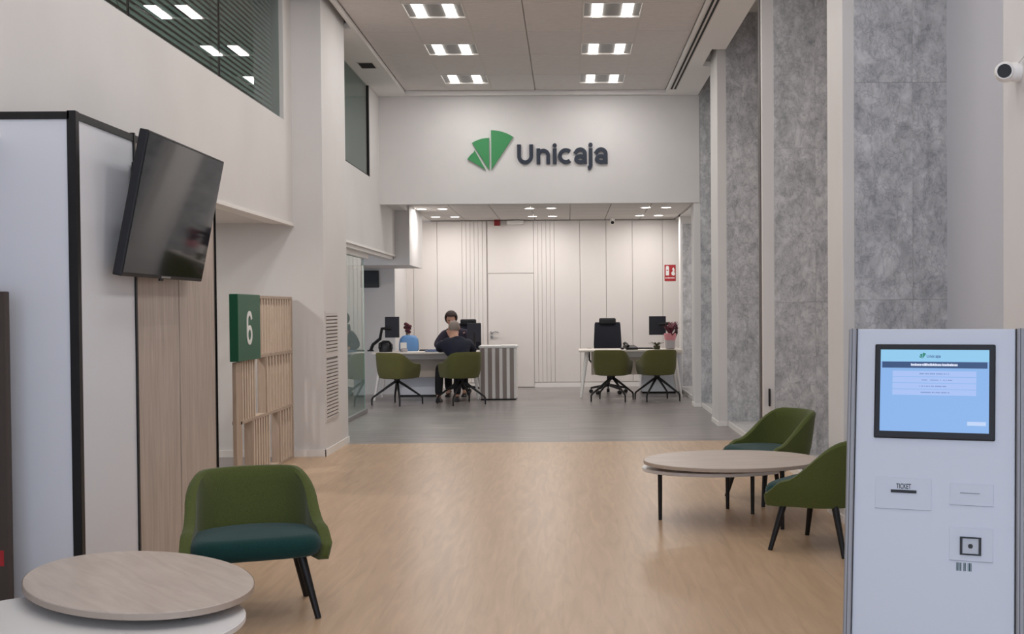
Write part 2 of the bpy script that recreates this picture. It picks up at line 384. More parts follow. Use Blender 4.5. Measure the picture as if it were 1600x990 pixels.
ct = struct('ceiling_tiles', MB().box(-2.24,1.39,-1.5,HY-.1,ZT+.025,ZT+.05), 'grid'); ct.name = 'ceiling_tile_field'
ROWS = [16.02-1.8*k for k in range(9)]     # far edges of the luminaires
tile_me = {}
def ctile(x0,x1,y0,y1,z=ZT,m='ctile',par=ct):
    key = (round(x1-x0,3), round(y1-y0,3), m)
    if key not in tile_me:
        mb = MB().box(-(x1-x0)/2+.005,(x1-x0)/2-.005,-(y1-y0)/2+.006,(y1-y0)/2-.006,0,.022,.004,1)
        o = ob('ceiling_tile', mb, m, par); tile_me[key] = o.data
    else:
        o = bpy.data.objects.new('ceiling_tile', tile_me[key]); COL.objects.link(o); o.parent = par
    o.location = ((x0+x1)/2,(y0+y1)/2,z); return o
for i in range(6):
    lum = i in (1,4)
    if lum:
        prev = HY-.1
        for r_ in ROWS:
            y = prev
            if r_+.02 < y: ctile(gx[i],gx[i+1],r_,y)
            prev = r_-.6
        if prev > -1.5: ctile(gx[i],gx[i+1],-1.5,prev)
    else:
        y = HY-.1; nxt = 15.42
        while y > -1.4:
            ctile(gx[i],gx[i+1],max(nxt,-1.5),y); y = nxt; nxt -= 1.2
ob('grid_rail', MB().box(gx[1]-.008,gx[1]+.008,-1.5,HY-.1,ZT-.004,ZT+.02).box(gx[2]-.008,gx[2]+.008,-1.5,HY-.1,ZT-.004,ZT+.02)
   .box(gx[4]-.008,gx[4]+.008,-1.5,HY-.1,ZT-.004,ZT+.02).box(gx[5]-.008,gx[5]+.008,-1.5,HY-.1,ZT-.004,ZT+.02), 'grid', ct)
# luminaires
def luminaire():
    t = thing('ceiling_light', 'x', 'ceiling light')
    ob('housing', MB().box(-.295,.295,-.295,.295,.012,.03), 'reflector', t)
    ob('frame', MB().box(-.298,.298,-.298,-.280,-.004,.03).box(-.298,.298,.280,.298,-.004,.03).box(-.298,-.288,-.28,.28,-.004,.03).box(.288,.298,-.28,.28,-.004,.03), 'trim', t)
    for sx in (-.155,.155): ob('diffuser', MB().box(sx-.052,sx+.052,-.27,.27,.0,.012), 'lum', t)
    return t
L0 = luminaire(); first = True
nm = ['farthest','middle','nearest visible']
for k,r_ in enumerate(ROWS[:8]):
    for side,(a,b_) in (('left',(gx[1],gx[2])),('right',(gx[4],gx[5]))):
        if k < 3: lab = f'twin-strip recessed light, {nm[k]} of the {side} row in the high ceiling'
        else: lab = 'twin-strip recessed light in the high ceiling beyond the top of the photo'
        o = L0 if first else dup(L0)
        first = False
        o.location = ((a+b_)/2, r_-.3, ZT-.002); tag(o, lab, 'ceiling light', 'recessed twin-strip lights in the high ceiling')
        for sx in (-.155,.155) if not [c for c in o.children if c.type == 'LIGHT'] else ():
            la = bpy.data.lights.new('lamp_light', 'AREA'); la.shape = 'RECTANGLE'; la.size = .10; la.size_y = .54; la.energy = LAMP_W
            la.color = (1.0,.975,.965)
            lo = bpy.data.objects.new('lamp_light', la); COL.objects.link(lo); lo.parent = o; lo.location = (sx,0,-.006)
# lower ceiling over the desks
lc = struct('ceiling_low', MB().box(-2.45, 2.45, HY+.14, BY+.2, 3.0, 3.06), 'grid'); lc.name = 'ceiling_low'
ob('ceiling_border', MB().box(XL, -2.43, HY+.14, 18.05, 2.905, 3.0).box(-3.4,-2.43,18.05,BY,2.975,3.02).box(1.93, 2.45, HY+.14, BY, 2.96, 3.0), 'paint', lc)
for i in range(7):
    for j in range(7):
        x0 = -2.43+i*.62; ctile(x0, x0+.62, HY+.16+j*.62, HY+.16+(j+1)*.62, 2.98, 'ctile2', lc)
def downlight():
    t = thing('downlight', 'x', 'downlight')
    n = 24
    ob('ring', MB().rings([[(r*math.cos(2*PI*i/n), r*math.sin(2*PI*i/n), z) for i in range(n)] for r,z in ((.095,.0),(.095,-.006),(.078,-.008),(.074,.0))], cap=False), 'trim', t, smooth=True)
    ob('lamp', MB().cyl((0,0,-.002),(0,0,-.004),.076,n=24), 'lum', t)
    return t
D0 = downlight(); first = True
for gi,(xa,xb,gn) in enumerate(((-2.28,-1.95,'left'),(-.59,-.25,'middle'),(1.24,1.56,'right'))):
    for (y,rn) in ((18.62,'front'),(20.22,'rear')):
        for x,sn in ((xa,'left-hand'),(xb,'right-hand')):
            o = D0 if first else dup(D0); first = False
            o.location = (x+(.04 if gi == 0 and rn == 'rear' else 0), y, 2.98)
            tag(o, f'round downlight, {sn} one of the {rn} pair in the {gn} cluster over the desks', 'downlight', 'round downlights in the low ceiling')
            la = bpy.data.lights.new('lamp_light','AREA'); la.shape='DISK'; la.size=.14; la.energy=SPOT_W; la.color=(1,.955,.925)
            if len([c for c in o.children if c.type == 'LIGHT']) == 0:
                lo = bpy.data.objects.new('lamp_light', la); COL.objects.link(lo); lo.parent=o; lo.location=(0,0,-.012)
for (x,y,z,e,lab) in ((-3.5,9.6,2.235,22,'unseen round downlight added to brighten the alcove, behind the display unit'),(-3.9,14.8,2.6,55,'unseen round downlight added to brighten the glazed office, behind the pillar')):  # added unseen lamps that brighten the alcove and the glazed office
    o = dup(D0, loc=(x,y,z), label=lab)
    for c in o.children:
        if c.type == 'LIGHT': c.data = c.data.copy(); c.data.energy = e; c.data.size = .2
# slot diffuser, small grille, detectors
t = thing('slot_diffuser', 'long double-slot air diffuser in the right ceiling border', 'air diffuser', (1.46,0,ZB))
ob('frame', MB().box(-.05,.05,4.0,16.2,-.004,.0), 'grid', t)
for x in (-.024,.024): ob('slot', MB().box(x-.012,x+.012,4.05,16.15,-.006,-.0045), 'gap', t)
t = thing('air_grille', 'small dark air grille in the left ceiling border', 'air grille', (-2.42,14.5,ZB))
ob('frame', MB().box(-.10,.10,-.17,.17,-.006,0), 'grid', t)
for i in range(6): ob('slat', MB().box(-.085,.085,-.15+i*.052,-.115+i*.052,-.010,-.006), 'gap', t)

# ================================================================== LEFT UPPER WINDOWS
w1 = struct('window_1', MB().box(XL-.16, XL-.02, 3.2, 3.24, 3.17, 4.385), 'gap', label='long upper office window with grey blinds')
ym = [3.24, 5.4, 7.27, 9.15, 11.04]
for a,b_ in zip(ym, ym[1:]):
    ob('pane', MB().box(XL-.045, XL-.035, a+.004, b_-.004, 3.17, 4.385), 'glassdark', w1)
for a in ym[1:-1]: ob('joint', MB().box(XL-.047, XL-.033, a-.005, a+.005, 3.17, 4.385), 'gap', w1)
sl = None
for a,b_ in zip(ym, ym[1:]):
    for k in range(27):
        if sl is None or abs(sl[1]-(b_-a)) > .001:
            mb = MB(); n = 4
            mb.box(-.022,.022,-(b_-a)/2+.012,(b_-a)/2-.012,-.0010,.0010, M4=Matrix.Rotation(math.radians(66),4,'Y'))
            o = ob('blind_slat', mb, 'blind', w1); sl = (o.data, b_-a)
        else:
            o = bpy.data.objects.new('blind_slat', sl[0]); COL.objects.link(o); o.parent = w1
        o.location = (XL-.105, (a+b_)/2, 3.19+k*.0445)
w2 = struct('window_2', MB().box(XL-.03, XL-.02, 13.0, 15.80, 3.19, 4.385), 'glassdark', label='dark upper office window right of the pillar')
ob('added_backing', MB().box(XL-.06, XL-.05, 13.0, 15.80, 3.17, 4.385), mat('grey green added backing', (164,178,172), .8), w2)  # added sheet behind the glass, lightens the dark view through it
ob('frame', MB().box(XL-.06,XL-.004,15.80,15.83,3.17,4.385).box(XL-.06,XL-.012,13.0,15.8,3.17,3.19), 'gap', w2)
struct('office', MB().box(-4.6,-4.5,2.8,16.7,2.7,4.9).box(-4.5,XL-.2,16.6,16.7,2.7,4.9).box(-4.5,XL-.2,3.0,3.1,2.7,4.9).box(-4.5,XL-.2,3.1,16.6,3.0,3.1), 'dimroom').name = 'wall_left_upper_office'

# ---- glass partition leaf
gp = thing('glass_door', 'frameless green-tinted glass door leaf between the pillar and the left desk', 'glass door', (-2.775, 12.6, 0))
ob('pane', MB().box(-.006,.006,0,3.52,.06,2.12), 'glass', gp)
ob('edge', MB().box(-.007,.007,3.52,3.526,.06,2.12), mat('glass edge', (170,196,188), .2), gp)
ob('floor_track', MB().box(-.03,.03,0,3.60,0,.055,.006).box(-.05,-.032,0,3.6,0,.02), 'silver', gp)

# ---- left pillar ventilation grille
vg = thing('ventilation_grille', 'tall white louvred grille on the side of the pillar', 'vent grille', (-2.335, 11.42, .34))
ob('frame', MB().box(0,.008,-.02,.0,-.02,1.05).box(0,.008,.56,.58,-.02,1.05).box(0,.008,0,.56,-.02,.0).box(0,.008,0,.56,1.03,1.05).box(0,.008,0,.56,.60,.655), 'grille', vg)
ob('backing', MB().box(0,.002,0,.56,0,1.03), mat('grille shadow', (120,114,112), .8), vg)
smb = None
for z in [.012+i*.0345 for i in range(17)]+[.672+i*.0345 for i in range(11)]:
    if smb is None:
        o = ob('louvre', MB().box(-.004,.010,0,.56,-.012,-.009, M4=None).box(-.0,.014,0,.56,-.009,.012), 'grille', vg); smb = o.data
    else:
        o = bpy.data.objects.new('louvre', smb); COL.objects.link(o); o.parent = vg
    o.location = (0,0,z)

# ================================================================== LOGO ON HEADER
def fan(parent, mtx, d, m):
    for ap, r0, a0, a1 in (((387,-485),350,90,56),((368,-487),284,90,122),((335,-483),190,119,150)):
        pts = [ap]+arc(ap[0],ap[1],r0,a0,a1,10)
        if ap[0] == 335: pts = [ap]+arc(ap[0],ap[1],197,119,119,1)[:1]+arc(ap[0],ap[1],185,125,149,8)
        ob('fan_blade', MB().prism(pts, mtx, d), m, parent)
def logotext(parent, mtx, d, m):
    b = -437; xh = -312
    L = {
     'U': [[(634,-262),(634,-365)]+arc(688,-366,54,180,360,16)+[(742,-262)]],
     'n': [[(806,-298),(806,b)], [(806,-372)]+arc(849,-362,44,170,0,14)+[(893,b)]],
     'i': [[(951,-298),(951,b)], [(951,-272)]],
     'c': [arc(1050,-367,53,48,312,22)],
     'a': [arc(1178,-395,38,0,360,22,27), [(1128,-345)]+arc(1178,-350,42,160,0,14)+[(1220,b)]],
     'j': [[(1270,-298),(1270,-446)]+arc(1240,-446,30,0,-80,8), [(1270,-268)]],
     'a2':[arc(1362,-395,38,0,360,22,27), [(1312,-345)]+arc(1362,-350,42,160,0,14)+[(1404,b)]],
    }
    for k,v in L.items(): strokes('letter', v, 34, mtx, d, m, parent)
lg = thing('wall_logo', 'green three-blade fan emblem with dark blue Unicaja lettering on the wall over the desks', 'logo', (0,0,0))
sc = .001575
mt = basis((-.694-615*sc, HY-.001, 3.418+440*sc), (1,0,0), (0,0,1), sc)
fan(lg, mt, .03, 'logogreen'); logotext(lg, mt, .03, 'letter')

# ================================================================== PARTITION UNIT + TV (left)
u = thing('partition_unit', 'tall black-framed display unit with white and oak panels at the left', 'partition', (-2.26, 5.5, 0))
W_, D_ = 1.6, 2.15
fr = MB()
for (x,y) in ((-.03,0),(-W_,0),(-.03,D_-.03),(-W_,D_-.03)): fr.box(x-.012,x+.03,y,y+.042,0,2.33,.003,1)
fr.box(-W_,-.03,0,.035,2.29,2.325).box(-.03,.0,.04,D_,2.29,2.325).box(-W_,0,D_-.03,D_,2.29,2.325)
ob('frame', fr, 'black', u)
ob('front_panel', MB().box(-W_+.03,-.042,.008,.025,0,2.29), 'coolwhite', u)
ob('side_panel', MB().box(-.022,-.006,.042,.73,0,2.29), 'coolwhite', u)
ob('divider', MB().box(-.02,.003,.728,.748,0,2.335), 'black', u)
for a,b_ in ((.748,1.42),(1.435,2.118)): ob('oak_panel', MB().box(-.022,-.004,a,b_,0,2.29), 'oakpanel', u)
ob('core', MB().box(-W_+.02,-.024,.03,D_-.01,0,2.288), 'gap', u)
ob('corner_strip', MB().box(-.02,.0,2.118,2.15,0,2.29), 'black', u)
# TV
tv = thing('television', 'wall-mounted black flat television tilted down from the partition', 'television', (-2.175, 5.80, 1.575))
tm = Matrix.Rotation(math.radians(11.5), 4, 'Y')
TW, TH = 1.27, .725
ob('casing', MB().box(-.045,.0,0,TW,0,TH,.006,2, M4=tm), 'blackplastic', tv)
ob('screen', MB().box(.0,.002,.012,TW-.012,.020,TH-.012, M4=tm), 'tvscreen', tv)
ob('bezel_strip', MB().box(.002,.004,TW/2-.07,TW/2+.07,.005,.015, M4=tm), 'silver', tv)
ob('sensor', MB().box(-.01,.0,TW*.44,TW*.44+.05,-.012,.002, M4=tm), 'black', tv)
ob('wall_bracket', MB().box(-.078,.03,TW*.35,TW*.65,.25,.55).box(-.08,-.06,TW*.3,TW*.7,.15,.6), 'black', tv)
# dark totem at far left edge
tt = thing('notice_stand', 'dark brown standing notice panel at the left edge of the photo', 'notice stand', (-2.50, 5.30, 0))
ob('panel', MB().box(-.55,0,0,.04,0.02,1.495,.004,1), 'totem', tt); ob('base', MB().box(-.5,-.05,-.10,.14,0,.02), 'black', tt)
ob('red_mark', MB().box(-.10,-.025,-.002,.0,.27,.34), 'red', tt)

# ================================================================== SLAT SCREEN + 6 SIGN
sx = -2.62
ss = thing('slatted_screen', 'low oak slatted shelf screen against the pillar wall', 'screen', (sx, 9.36, 0))
def sb(n, y0,y1,z0,z1,x0=-.04,x1=.0,m='oakslat'): return ob(n, MB().box(x0,x1,y0,y1,z0,z1,.0015,1), m, ss)
DW = -.07
YE = 1.93
sb('post', 0,.16,0,.993,-.03,0)
sb('post', YE-.035,YE,0,1.53,DW,0)
for z in (.49,1.0): 
    if z > .9: sb('rail', .645, YE-.035, z, z+.028, DW, 0)
    else: sb('rail', .12, YE-.035, z, z+.028, DW, 0)
sb('rail', .645, YE-.035, 1.505, 1.53, DW, 0); sb('rail', .60, YE-.035, 0, .028, DW, 0)
def slats(y0,y1,z0,z1,n, side=True):
    if side: sb('side_board', y0-.015, y0, z0, z1, DW, 0)
    st = (y1-y0)/n; me = None
    for i in range(n):
        if me is None:
            o = ob('slat', MB().box(-.03,0,-.016,.016,z0,z1,.0015,1), 'oakslat', ss); me = o.data; me.materials.append(M['slatlit'])
            for p in me.polygons:
                if p.normal.x > .9: p.material_index = 1
        else: o = bpy.data.objects.new('slat', me); COL.objects.link(o); o.parent = ss
        o.location = (0, y0+st*(i+.5), 0)
slats(.68,YE-.035,1.028,1.505,13, False)
slats(.16,.60,.518,1.0,6, False)
slats(.92,YE-.035,.518,1.0,9)
slats(.48,1.06,.0,.49,7)
slats(1.38,YE-.035,.028,.49,5)
sg = thing('number_sign', 'dark green box sign with a white number 6 on the slatted screen', 'sign', (sx, 9.36, 0))
ob('box', MB().box(-.04,.03,-.03,.642,1.0,1.535,.004,1), 'signgreen', sg)
mt = basis((.0305, .215, 1.13), (0,1,0), (0,0,1), 1)
six = [arc(.08,.075,.062,180,-180,24,.062), [(.018,.075),(.018,.19)]+arc(.08,.19,.062,180,10,14,.062)]
strokes('numeral', six, .036, mt, .004, 'signwhite', sg)

# ================================================================== CHAIRS
def smoothstep(a,b,x):
    t = max(0,min(1,(x-a)/(b-a))); return t*t*(3-2*t)
def ushell(hw, yf, yc, yb, zb, top, thick, lean, taper, N=44, NS=7, p=2.5, flare=0):
    """upholstered U-shaped shell, open to -y; returns MB"""
    path = []
    n1 = 8
    for i in range(n1): path.append((-hw-flare*(1-i/n1)**1.3, yf+(yc-yf)*i/n1, Vector((-1,0))))
    for i in range(N-2*n1+1):
        a = PI-PI*i/(N-2*n1); c, s_ = math.cos(a), math.sin(a)
        x = hw*math.copysign(abs(c)**(2/p), c); y = yc+(yb-yc)*abs(s_)**(2/p)
        nn = Vector((x/hw**2, max(0,(y-yc))/(yb-yc)**2*1.0)); nn = nn.normalized() if nn.length > 0 else Vector((0,1))
        path.append((x,y,nn))
    for i in range(1,n1+1): path.append((hw+flare*(i/n1)**1.3, yc+(yf-yc)*i/n1, Vector((1,0))))
    mb = MB(); rings = []
    for (x,y,nn) in path:
        zt = top(y, x); ring = []
        def P(s_, off):
            z = zb+(zt-zb)*s_
            k = taper+(1-taper)*min(1,math.sin(min(1,(z-zb)/.16)*PI/2))
            back = smoothstep(yc-.1, yb, y)
            return Vector(((x-nn.x*off)*k, (y-nn.y*off)*(k if y > 0 else 1)+lean*(z-zb)*back, z))
        for j in range(NS): ring.append(P(j/(NS-1)*.97, 0))
        a = P(1,thick*.25); b = P(1,thick*.75); a.z += .004; b.z += .004
        ring += [a,b]
        for j in range(NS-1,-1,-1): ring.append(P(j/(NS-1)*.97, thick))
        rings.append(ring)
    def endcap(r0, dy, k):
        c = sum(r0, Vector())/len(r0); return [c+(p-c)*k+Vector((0,dy,0)) for p in r0]
    e0 = [endcap(rings[0], -.022, .55), endcap(rings[0], -.014, .84)]; e1 = [endcap(rings[-1], -.014, .84), endcap(rings[-1], -.022, .55)]
    mb.rings(e0+rings+e1)
    return mb
def pan(hw, yf, yb, yc, z0, z1, p=2.5, inset=.0, rnd=.03, n=40, front_round=.05, crown=0.0):
    """rounded slab following the U outline with a front edge"""
    def outline(off):
        pts = []
        for i in range(n):
            a = 2*PI*i/n; c, s_ = math.cos(a), math.sin(a)
            ex = 2/p if s_ >= 0 else 2/5
            x = (hw-off)*math.copysign(abs(c)**ex, c)
            ry = (yb-yc) if s_ >= 0 else (yc-yf)
            y = yc+(ry-off)*math.copysign(abs(s_)**ex, s_); pts.append((x,y))
        return pts
    R = []
    for k,(t) in enumerate([0,.25,.5,.75,1]):
        a = t*PI/2; R.append([(x,y,z0+rnd*(1-math.cos(a))) for x,y in outline(rnd*(1-math.sin(a)))])
    for k,(t) in enumerate([0,.25,.5,.75,1]):
        a = t*PI/2; R.append([(x,y,z1-rnd*(1-math.sin(a))) for x,y in outline(rnd*(1-math.cos(a)))])
    for f_ in (.7,.4,.15):
        R.append([(x*f_,yc+(y-yc)*f_,z1+crown*(1-f_)) for x,y in outline(rnd)])
    return MB().rings(R)
def lounge_chair(label):
    t = thing('lounge_chair', label, 'chair')
    top = lambda y,x: .335+.075*smoothstep(-.235,-.12,y)+.025*smoothstep(-.14,0,y)+.208*smoothstep(-.10,.19,y)
    s_ = ob('shell', ushell(.300,-.215,.0,.25,.265,top,.05,.17,.92,p=2.15,flare=.042), 'green', t, smooth=True)
    b = ob('shell_base', pan(.270,-.18,.20,-.03,.268,.33,rnd=.03,p=2.2), 'green', t, smooth=True)
    ob('seat_cushion', pan(.290,-.285,.19,-.06,.285,.388,rnd=.045,crown=.012,p=2.2), 'teal', t, smooth=True)
    for sx_ in (-1,1):
        for sy_ in (-1,1):
            ob('leg', MB().cyl((sx_*.20,sy_*.155-.01,.275),(sx_*.265,sy_*.225,.0),.021,.0135,n=16), 'black', t, smooth=True)
    return t
F = lambda fx,fy: math.atan2(fx, -fy)      # rotation so that local -y faces (fx,fy)
c1 = lounge_chair('green upholstered lounge chair beside the display unit and the near round table')
c1.location = (-1.47, 5.50, 0); c1.rotation_euler.z = F(.33,-.94); c1['group'] = 'green lounge chairs'
dup(c1, loc=(1.47,8.56,0), rz=F(-.93,-.36), label='green lounge chair behind the far round table, against the stone wall')
dup(c1, loc=(1.49,6.86,0), rz=F(-.82,.57), label='green lounge chair partly hidden behind the ticket kiosk')

def low_table(label, loc, rot, legs, ca, cb, ra, rb):
    t = thing('coffee_table', label, 'table', loc, 0, 'double-top coffee tables')
    def egg(cx,cy,rx,ry,r_,z0,z1,m,name):
        n = 72; mb = MB(); R = []
        for dz,off in ((0,.004),(.004,0),(z1-z0-.003,0),(z1-z0,.003)):
            R.append([(((rx-off)*math.cos(2*PI*i/n)), ((ry-off)*math.sin(2*PI*i/n)), z0+dz) for i in range(n)])
        mb.rings(R); o = ob(name, mb, m, t); o.location = (cx,cy,0); o.rotation_euler.z = r_; return o
    a = egg(0,0,ra[0],ra[1],rot,.377,.402,'oaktop','oak_top')
    n = 72
    eb = MB().rings([[((ra[0]+.0012)*math.cos(2*PI*i/n), (ra[1]+.0012)*math.sin(2*PI*i/n), z) for i in range(n)] for z in (.379,.400)], cap=False)
    e = ob('edge_band', eb, 'oakedge', a)
    egg(cb[0],cb[1],rb[0],rb[1],rb[2],.322,.345,'white','white_shelf')
    for x,y in legs:
        ob('leg', MB().cyl((x,y,0),(x,y,.377),.0125,.0155,n=14), 'black', t, smooth=True)
    return t
low_table('oak and white double-top coffee table between the two right-hand lounge chairs', (1.07,7.76,0), .05,
   [(-.47,.02),(.03,.42),(.17,.20),(.27,-.36)], None, (-.10,.07), (.578,.485), (.485,.37,.0))
low_table('oak and white double-top coffee table at the lower left corner', (-1.618,4.437,0), math.radians(129),
   [(.29,-.36),(-.30,.1),(.05,.40),(-.30,-.55)], None, (-.06,-.42), (.592,.375), (.56,.50,.0))

def visitor_chair(label):
    t = thing('visitor_chair', label, 'chair', group='olive visitor chairs at the desks')
    top = lambda y,x: .60+.02*smoothstep(-.2,0,y)+.15*smoothstep(-.08,.22,y)
    ob('shell', ushell(.275,-.20,.0,.225,.395,top,.04,.10,.90,N=36,p=3.2), 'oliveshell', t, smooth=True)
    ob('shell_base', pan(.235,-.20,.20,.0,.385,.44,rnd=.025), 'oliveshell', t, smooth=True)
    ob('seat_cushion', pan(.235,-.24,.17,.0,.43,.475,rnd=.02), 'oliveshell', t, smooth=True)
    ob('hub', MB().cyl((0,0,.32),(0,0,.386),.035,.05), 'black', t, smooth=True)
    for k in range(4):
        a = PI/4+k*PI/2; c,s_ = math.cos(a), math.sin(a)
        ob('leg', MB().tube([(c*.02,s_*.02,.345),(c*.12,s_*.12,.28),(c*.355,s_*.355,.115),(c*.37,s_*.37,.09),(c*.372,s_*.372,0)],[.02,.019,.014,.013,.011],n=8), 'black', t, smooth=True)
    return t
v1 = visitor_chair('olive visitor chair with its back to the camera, left of the seated man')
v1.location = (-2.53,17.5,0); v1.rotation_euler.z = PI-.55
dup(v1, loc=(-1.585,17.50,0), rz=PI+.55, label='olive visitor chair the seated man is sitting on')
dup(v1, loc=(.665,17.88,0), rz=PI-.28, label='left olive visitor chair at the right-hand desk, before the black task chair')
dup(v1, loc=(1.345,17.88,0), rz=PI+.28, label='right olive visitor chair at the right-hand desk, under the monitor')

def task_chair(label):
    t = thing('task_chair', label, 'chair', group='black task chairs behind the desks')
    # faces -y
    ob('seat', MB().box(-.25,.25,-.25,.23,.44,.52,.035,3), 'mesh', t, smooth=True)
    b = MB(); R = []
    for z,hw_,y in ((.58,.20,.22),(.62,.225,.225),(.80,.232,.24),(1.0,.222,.26),(1.13,.215,.285),(1.165,.205,.29)):
        R.append([(-hw_,y+.02,z),(-hw_,y-.02,z),(-hw_*.5,y+.0,z),(0,y+.01,z),(hw_*.5,y+.0,z),(hw_,y-.02,z),(hw_,y+.02,z),(hw_*.5,y+.04,z),(0,y+.05,z),(-hw_*.5,y+.04,z)])
    b.rings(R); ob('backrest', b, 'mesh', t, smooth=True)
    ob('headrest', MB().box(-.14,.14,.25,.30,1.13,1.235,.025,3), 'blackplastic', t, smooth=True)
    ob('back_support', MB().tube([(0,.05,.43),(0,.26,.46),(0,.31,.7),(0,.30,1.0)],.02), 'black', t, smooth=True)
    for s_ in (-1,1):
        ob('armrest', MB().box(s_*.31-.04,s_*.31+.04,-.14,.12,.715,.745,.012,2).tube([(s_*.31,0,.72),(s_*.31,.0,.55),(s_*.22,.0,.44)],.015), 'black', t, smooth=True)
    ob('gas_lift', MB().cyl((0,0,.12),(0,0,.44),.025), 'black', t, smooth=True)
    for k in range(5):
        a = k*2*PI/5+.3; c,s_ = math.cos(a), math.sin(a)
        l = ob('base_arm', MB().tube([(0,0,.14),(c*.30,s_*.30,.085)],[.024,.016],n=8), 'black', t, smooth=True)
        ob('caster', MB().cyl((c*.30-s_*.025,s_*.30+c*.025,.03),(c*.30+s_*.025,s_*.30-c*.025,.03),.03).cyl((c*.3,s_*.3,.03),(c*.3,s_*.3,.09),.009), 'black', l)
    return t
t1 = task_chair('black task chair with headrest behind the right-hand desk')
t1.location = (.66,19.45,0)
dup(t1, loc=(-1.74,19.62,0), rz=-.25, label='black task chair the woman is sitting on behind the left-hand desk')

# ================================================================== DESKS
def desk(label, x0, x1, y0, y1):
    t = thing('office_desk', label, 'desk', ((x0+x1)/2, (y0+y1)/2, 0)); hx = (x1-x0)/2; hy = (y1-y0)/2
    ob('desktop', MB().box(-hx,hx,-hy,hy,.715,.745,.006,2), 'desk', t)
    for sx_ in (-1,1):
        for sy_ in (-1,1):
            ob('leg', MB().cyl((sx_*(hx-.03),sy_*(hy-.02),0),(sx_*(hx-.13),sy_*(hy-.16),.715),.017,.032,n=14), 'steel', t, smooth=True)
        ob('crossbar', MB().box(sx_*(hx-.12)-.02,sx_*(hx-.12)+.02,-hy+.14,hy-.14,.68,.714), 'steel', t)
    ob('modesty_panel', MB().box(-hx+.20,hx-.20,.12,.14,.33,.70), 'modesty', t)
    ob('cable_tray', MB().box(-hx+.35,hx-.35,-.02,.08,.62,.70), 'steel', t)
    return t
desk('white-topped desk on splayed white legs where the two people sit', -3.02,-1.36,18.22,19.02)
desk('white-topped desk on splayed white legs with the empty task chair, right', .17,1.80,18.46,19.26)
def pedestal(label, loc, w_, d_, h_):
    t = thing('pedestal_cabinet', label, 'cabinet', loc)
    ob('body', MB().box(-w_/2,w_/2,-d_/2,d_/2,.03,h_,.004,1), 'coolwhite', t); ob('plinth', MB().box(-w_/2+.01,w_/2-.01,-d_/2+.01,d_/2-.01,0,.03), 'gap', t)
    n = 3; dz = (h_-.05)/n
    for i in range(n):
        d1 = ob('drawer', MB().box(-w_/2+.006,w_/2-.006,d_/2,d_/2+.015,.035+i*dz,.035+(i+1)*dz-.006,.002,1), 'coolwhite', t)
        ob('handle', MB().box(-.06,.06,d_/2+.015,d_/2+.028,.035+(i+.75)*dz,.035+(i+.75)*dz+.01), 'silver', d1)
    return t
pedestal('white pedestal cabinet under the left-hand desk', (-2.42,19.20,0), .66,.32,.58)
sb_ = thing('side_cabinet', 'white side cabinet under the right end of the right-hand desk', 'cabinet', (1.56,19.40,0))
ob('body', MB().box(-.36,.30,-.10,.55,.03,.66,.004,1), 'coolwhite', sb_); ob('plinth', MB().box(-.34,.28,-.08,.53,0,.03), 'gap', sb_)
ob('cabinet_top', MB().box(-.38,.32,-.12,.57,.66,.69,.004,1), 'desk', sb_)
# striped cabinet
sc_ = thing('striped_counter', 'white counter cabinet with vertical taupe stripes beside the door', 'counter', (-1.06,18.42,0))
ob('body', MB().box(-.30,.26,-.22,.25,.02,.80,.003,1), 'trim', sc_); ob('countertop', MB().box(-.315,.275,-.24,.26,.80,.835,.006,2), 'white', sc_)
ob('plinth', MB().box(-.29,.25,-.20,.24,0,.02), 'gap', sc_)
for i in range(5): ob('slat', MB().box(-.285+i*.112,-.225+i*.112,-.236,-.22,.02,.80,.002,1), 'taupe', sc_)
ob('paper_tray', MB().box(.02,.24,-.15,.12,.835,.845), 'paper', None, label='low stack of white paper on the striped counter', cat='paper', loc=(-1.06,18.42,0))

# ================================================================== DESK ITEMS
def monitor(label, loc, rz, pts, w_=.30, h_=.33):
    t = thing('monitor', label, 'monitor', loc, rz, 'monitors on arms on the desks')
    ob('display', MB().box(-w_/2,w_/2,-.02,.02,-h_/2,h_/2,.006,2), 'monitor', t)
    ob('screen', MB().box(-w_/2+.01,w_/2-.01,.02,.022,-h_/2+.01,h_/2-.01), mat('monitor screen', (18,22,30), .2), t)
    ob('monitor_arm', MB().tube(pts,.026,n=8).cyl(Vector(pts[-1])-Vector((0,0,.01)),Vector(pts[-1])+Vector((0,0,.012)),.05), 'black', t, smooth=True)
    return t
ZD = .745
monitor('black monitor on a curved arm at the left end of the left-hand desk', (-2.78,18.75,1.125), .15,
   [(-.02,-.02,-.02),(-.16,-.05,-.02),(-.19,-.03,-.18),(-.30,-.02,-.27),(-.34,0,-.366)], .225,.33)
monitor('black monitor on a jointed arm at the right end of the right-hand desk', (1.44,19.0,1.115), 0,
   [(.02,-.03,.02),(.16,-.06,.03),(.30,-.04,.0),(.30,-.02,-.12),(.22,0,-.30),(.22,0,-.358)], .27,.30)
monitor('small black monitor beside the seated woman on the left-hand desk', (-1.50,18.92,1.03), .1, [(0,.0,0),(0,.0,-.14),(0,.0,-.273)], .22,.30)
def keyboard(label, loc, rz=0):
    t = thing('keyboard', label, 'keyboard', loc, rz, 'black keyboards on the desks')
    ob('case', MB().box(-.21,.21,-.07,.07,0,.018,.004,1), 'blackplastic', t)
    k = MB()
    for i in range(14):
        for j in range(5): k.box(-.198+i*.0285,-.174+i*.0285,-.06+j*.025,-.039+j*.025,.018,.024)
    ob('keys', k, 'black', t, kind='stuff'); return t
keyboard('black keyboard in front of the left-hand desk monitor', (-2.15,18.80,ZD), .1)
keyboard('black keyboard on the right-hand desk beside the monitor', (1.15,18.85,ZD), 0)
